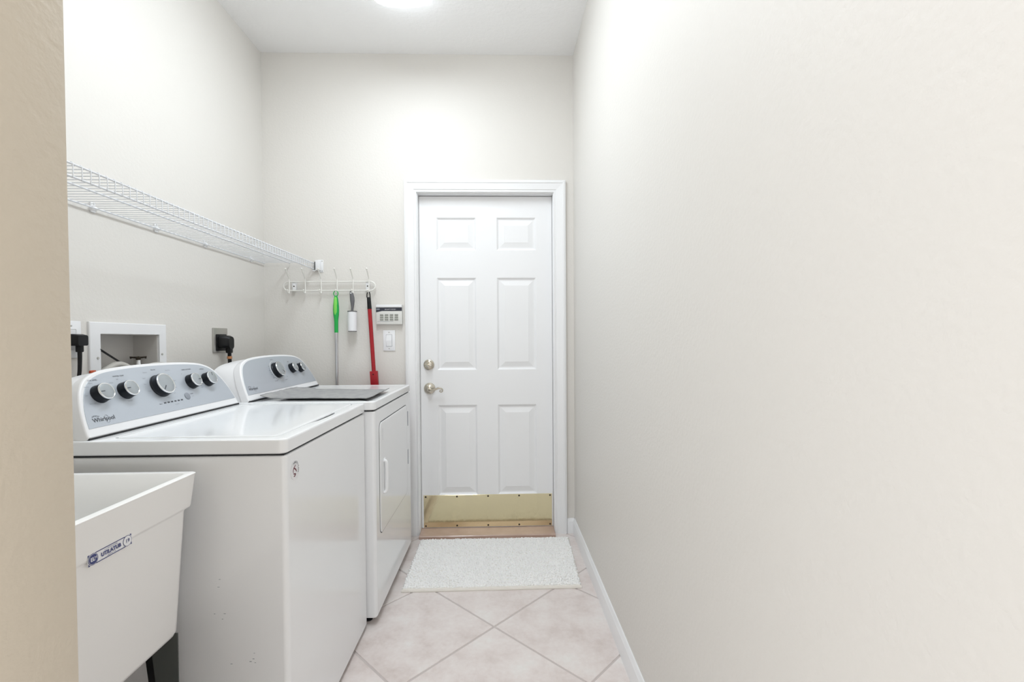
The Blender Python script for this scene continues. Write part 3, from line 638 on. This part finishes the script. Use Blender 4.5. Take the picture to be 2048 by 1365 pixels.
skin(bm, [sec, [(a*0.98, 0.008, c) for a, b, c in sec]]); box(bm, -0.113, -0.108, -0.03, 0.01, -0.38, -0.12); box(bm, 0.108, 0.113, -0.03, 0.01, -0.38, -0.12); box(bm, -0.11, 0.11, -0.03, 0.01, -0.125, -0.12); box(bm, -0.022, 0.022, -0.012, 0.012, -0.13, -0.095)
obj('pan', bm, 'red', dp, along(0.466))

# =================================================================== KEYPAD AND SWITCH
kx0, kx1, kz0, kz1 = -0.7234, -0.5703, 1.2713, 1.3886
KW, KH = kx1-kx0, kz1-kz0
ka = tag(empty('alarm_keypad', (kx0, YB, kz0)), 'white alarm keypad with dark slate band above the light switch', 'alarm keypad')
obj('housing', bx(0, KW, -0.026, -0.0002, 0, KH, bev=0.003), 'keypad', ka)
obj('top_flap', bx(0.001, KW-0.001, -0.030, -0.025, KH-0.017, KH-0.001, bev=0.002), 'plastic', ka)
bm = B(); pl = [(0.0005, KH-0.018), (0.0005, KH-0.046), (0.010, KH-0.044), (0.036, KH-0.038), (KW-0.0005, KH-0.038), (KW-0.0005, KH-0.018)]
skin(bm, [[(a, y, b) for a, b in pl] for y in (-0.0255, -0.0268)]); bd_ = obj('display_band', bm, 'slate', ka)
KM = lambda u, v: MX((1, 0, 0), (0, 0, 1), (0, -1, 0), (u, -0.0271, v))
obj('maker_badge', bx(0.003, 0.022, -0.0272, -0.0266, KH-0.031, KH-0.024), 'ink2', bd_)
text('lettering', 'SECURITY SYSTEM', 0.0080, 'labelwhite', bd_, KM(0.084, KH-0.029))
km = to_mesh('key', bx(-0.0105, 0.0105, -0.0030, 0, -0.0045, 0.0045, bev=0.0012))
for i in range(4):
    for j in range(3): obj('key', km, 'key', ka, (0.0335+i*0.0288, -0.0258, 0.0555-j*0.0137))
obj('printed_line', bx(0.008, 0.100, -0.0262, -0.0258, 0.0165, 0.0178), 'ink2', ka)
sw = tag(empty('light_switch', (-0.6528, YB, 1.1757)), 'white rocker light switch beside the door casing', 'light switch')
obj('wall_plate', bx(-0.0352, 0.0352, -0.006, -0.0002, -0.0615, 0.0615, bev=0.002), 'plastic', sw)
bm = B(); sec = [(-0.0055, -0.034), (-0.0075, -0.034), (-0.0115, 0.0), (-0.0068, 0.034), (-0.0055, 0.034)]
obj('rocker_gap', bx(-0.0180, 0.0180, -0.0066, -0.005, -0.0355, 0.0355), 'ink2', sw)
skin(bm, [[(x, y-0.0005, z) for y, z in sec] for x in (-0.0165, 0.0165)]); obj('rocker', bm, 'plastic', sw, smooth=0)
for z in (-0.0485, 0.0485): obj('screw', lathe(B(), [(0.0032, 0), (0.0028, 0.001), (0, 0.0012)], 10, RX), 'steel', sw, (0, -0.006, z))

# =================================================================== LEFT WALL FITTINGS
RYm = Matrix.Rotation(PI/2, 4, 'Y')
vb = tag(empty('washer_valve_box', (XL, 0, 0)), 'recessed washer valve box with white frame behind the washer', 'valve box')
y0, y1, z0, z1 = 1.641, 1.922, 0.985, 1.208
FY0, FY1, FZ0, FZ1 = 1.6005, 1.9605, 0.945, 1.2468
def rect(a, b, c, d, x): return [(x, a, c), (x, b, c), (x, b, d), (x, a, d)]
obj('frame', skin(B(), [rect(FY0, FY1, FZ0, FZ1, 0.0002), rect(FY0, FY1, FZ0, FZ1, 0.0065), rect(FY0+0.002, FY1-0.002, FZ0+0.002, FZ1-0.002, 0.0085), rect(y0+0.0015, y1-0.0015, z0, z1-0.0015, 0.0085), rect(y0, y1, z0, z1, 0.007), rect(y0, y1, z0, z1, 0.0002)], cap0=False, cap1=False), 'plastic', vb, smooth=0)
for nm, a in (('recess_back', (-0.098, -0.094, y0, y1, z0, z1)), ('recess_side', (-0.094, 0.0, y0, y0+0.004, z0, z1)), ('recess_side', (-0.094, 0.0, y1-0.004, y1, z0, z1)), ('recess_top', (-0.094, 0.0, y0, y1, z1-0.004, z1)), ('recess_floor', (-0.094, 0.0, y0, y1, z0, z0+0.004))):
    obj(nm, bx(*a), 'boxgrey', vb)
for y, z in ((1.6305, 1.122), (1.9345, 1.1263)): obj('screw', lathe(B(), [(0.0048, 0), (0.004, 0.0018), (0, 0.0022)], 12, RYm), 'steel', vb, (0.0085, y, z))
# valve with cross handle, two grey hoses, a black cord across the opening
va = obj('valve', lathe(B(), [(0.013, 0.989), (0.013, 1.055), (0.017, 1.056), (0.017, 1.071), (0.010, 1.075), (0.0075, 1.082), (0.006, 1.105), (0, 1.105)], 16), 'tub', vb, (-0.045, 1.8785, 0.006))
bm = B()
for k in range(4):
    a = math.radians(35+90*k); tube(bm, [(0, 0, 1.1085), (0.018*math.cos(a), 0.018*math.sin(a), 1.110), (0.026*math.cos(a), 0.026*math.sin(a), 1.109)], [0.0042, 0.0034, 0.0052], 8)
lathe(bm, [(0.0075, 1.100), (0.009, 1.107), (0.006, 1.113), (0, 1.1135)], 12); obj('valve_handle', bm, 'darkscrew', va)
obj('supply_hose', tube(B(), catmull([Vector(p) for p in ((-0.03, 1.645, 1.030), (-0.022, 1.682, 1.068), (-0.02, 1.708, 1.083), (-0.02, 1.736, 1.093), (-0.018, 1.765, 1.092), (-0.01, 1.792, 1.070), (0.01, 1.81, 1.00), (0.02, 1.82, 0.93))], 6), 0.0115, 12), 'hose', vb)
obj('supply_hose', tube(B(), catmull([Vector(p) for p in ((-0.030, 1.800, 1.030), (0.0, 1.828, 1.068), (0.012, 1.858, 1.079), (0.015, 1.890, 1.084), (0.018, 1.926, 1.080), (0.020, 1.952, 1.070), (0.025, 1.985, 1.02), (0.03, 2.0, 0.90))], 6), 0.0125, 12), 'hose', vb)
obj('drain_cord', tube(B(), [(0.006, 1.640, 1.153), (-0.02, 1.738, 1.114), (-0.04, 1.823, 1.080), (-0.06, 1.90, 1.04)], 0.0035, 8), 'black', vb)
# red lever end just showing over the console
obj('red_valve_tab', bx(0.026, 0.034, 1.572, 1.594, 1.070, 1.0835, bev=0.003), 'orange', vb)
# washer outlet at the near end
oa = tag(empty('washer_outlet', (XL, 1.5365, 1.1865)), 'white wall outlet with black plug at the left edge', 'outlet')
obj('wall_plate', bx(0.0002, 0.006, -0.0355, 0.0355, -0.0605, 0.0605, bev=0.002), 'plastic', oa)
for z in (-0.020, 0.020): obj('socket_face', bx(0.005, 0.0072, -0.016, 0.016, z-0.0140, z+0.0140, bev=0.003, seg=1), 'plastic', oa)
obj('screw', lathe(B(), [(0.003, 0), (0.0025, 0.001), (0, 0.0012)], 10, RYm), 'steel', oa, (0.006, 0, 0.044))
pg = tag(empty('power_plug', (XL+0.0075, 1.5365, 1.1850)), 'black power plug and cord hanging from the left wall outlet', 'plug')
bm = B(); lp = [rrect(-0.022, 0.022, -0.019, 0.019, 0.006, 4), rrect(-0.022, 0.024, -0.019, 0.019, 0.006, 4), rrect(-0.016, 0.020, -0.019, 0.015, 0.006, 4)]
skin(bm, [[(x, a, b) for a, b in l] for x, l in zip((0.0, 0.018, 0.034), lp)]); box(bm, 0.010, 0.026, -0.002, 0.014, -0.040, -0.016, bev=0.003)
obj('plug_body', bm, 'black', pg, smooth=40)
obj('cord', tube(B(), catmull([Vector(p) for p in ((0.018, 0.006, -0.034), (0.018, 0.006, -0.060), (0.019, 0.003, -0.100), (0.020, -0.002, -0.140), (0.022, 0.0, -0.26), (0.04, 0.02, -0.45))], 4), [0.0062-0.00009*i for i in range(21)], 10), 'black', pg)
# dryer outlet
ob_ = tag(empty('dryer_outlet', (XL, 2.3385, 1.1825)), 'square stainless dryer outlet plate on the left wall', 'outlet')
obj('wall_plate', bx(0.0002, 0.007, -0.0585, 0.0585, -0.0607, 0.0607, bev=0.0025), 'steel', ob_)
obj('receptacle', bx(0.006, 0.011, -0.040, 0.044, -0.052, 0.030, bev=0.004), 'black', ob_)
p2 = tag(empty('dryer_plug', (XL+0.0112, 2.345, 1.172)), 'black angled dryer plug with copper-tagged cord', 'plug')
bm = B(); lp = [rrect(-0.036, 0.036, -0.030, 0.034, 0.014, 4), rrect(-0.036, 0.036, -0.030, 0.034, 0.016, 4), rrect(-0.024, 0.030, -0.030, 0.034, 0.018, 4), rrect(-0.018, 0.024, -0.034, 0.028, 0.018, 4)]
skin(bm, [[(x, a, b) for a, b in l] for x, l in zip((0.0, 0.014, 0.030, 0.044), lp)]); box(bm, 0.018, 0.042, -0.010, 0.020, -0.054, -0.018, bev=0.006)
obj('plug_body', bm, 'black', p2, smooth=40)
obj('cord', tube(B(), catmull([Vector(p) for p in ((0.030, 0.006, -0.050), (0.030, 0.007, -0.085), (0.032, 0.010, -0.15), (0.05, 0.02, -0.22), (0.06, 0.04, -0.5))], 4), 0.0085, 12), 'black', p2)
obj('cord_tag', tube(B(), [(0.030, 0.0065, -0.069), (0.030, 0.0068, -0.082)], 0.0112, 12), 'copper', p2)

# =================================================================== BATH RUG
RC = [Vector((-0.462, 2.150)), Vector((0.384, 2.154)), Vector((0.404, 2.690)), Vector((-0.462, 2.696))]
rg = tag(empty('bath_rug', (-0.03, 2.42, 0.0)), 'white chenille bath rug in front of the door', 'rug')
def rugp(s, t): return (RC[0]*(1-s)+RC[1]*s)*(1-t)+(RC[3]*(1-s)+RC[2]*s)*t
OFF = Vector((-0.03, 2.42))
bm = B(); lp = []
def edge(ins, z):
    pts = []
    for k in range(30): pts.append((ins+(1-2*ins)*k/30, ins))
    for k in range(16): pts.append((1-ins, ins+(1-2*ins)*k/16))
    for k in range(30): pts.append((1-ins-(1-2*ins)*k/30, 1-ins))
    for k in range(16): pts.append((ins, 1-ins-(1-2*ins)*k/16))
    return [(*(rugp(s, t)-OFF), z) for s, t in pts]
skin(bm, [edge(0.0, 0.0005), edge(0.0, 0.006), edge(0.008, 0.0115)]); obj('backing', bm, 'hem', rg)
# pile: rows of short chenille tufts, one joined mesh
bm = B(); NR, NT = 50, 126
rnd = random.Random(3)
base = [(math.cos(2*PI*k/5), math.sin(2*PI*k/5)) for k in range(5)]
for j in range(NR):
    for i in range(NT):
        s = 0.006+0.988*(i+0.5*(j % 2)+rnd.uniform(-0.3, 0.3))/NT; t = 0.030+0.970*(j+0.5+rnd.uniform(-0.22, 0.22))/NR
        s = min(max(s, 0.002), 0.998); t = min(t, 0.997)
        p = rugp(s, t)-OFF; h = rnd.uniform(0.0150, 0.0205) + 0.002*noise.noise((p.x*6, p.y*6, 1)); r = rnd.uniform(0.0048, 0.0062)
        lx_, ly_ = rnd.uniform(-0.004, 0.004), rnd.uniform(-0.007, 0.001)
        a0 = rnd.uniform(0, 6)
        v0 = [bm.verts.new((p.x+r*math.cos(a0+2*PI*k/5), p.y+r*0.95*math.sin(a0+2*PI*k/5), 0.006)) for k in range(5)]
        v1 = [bm.verts.new((p.x+lx_*0.6+r*1.02*math.cos(a0+2*PI*k/5), p.y+ly_*0.6+r*math.sin(a0+2*PI*k/5), h*0.78)) for k in range(5)]
        tp = bm.verts.new((p.x+lx_, p.y+ly_, h))
        for k in range(5):
            k2 = (k+1) % 5; bm.faces.new((v0[k], v0[k2], v1[k2], v1[k])); bm.faces.new((v1[k], v1[k2], tp))
pile = obj('pile', bm, 'rug', rg, smooth=80); pile['kind'] = 'stuff'
obj('front_hem', tube(B(), [Vector((*(rugp(k/40, 0.012)-OFF), 0.0075+0.0015*math.sin(k*1.7))) for k in range(41)], 0.0045, 8), 'hem', rg)
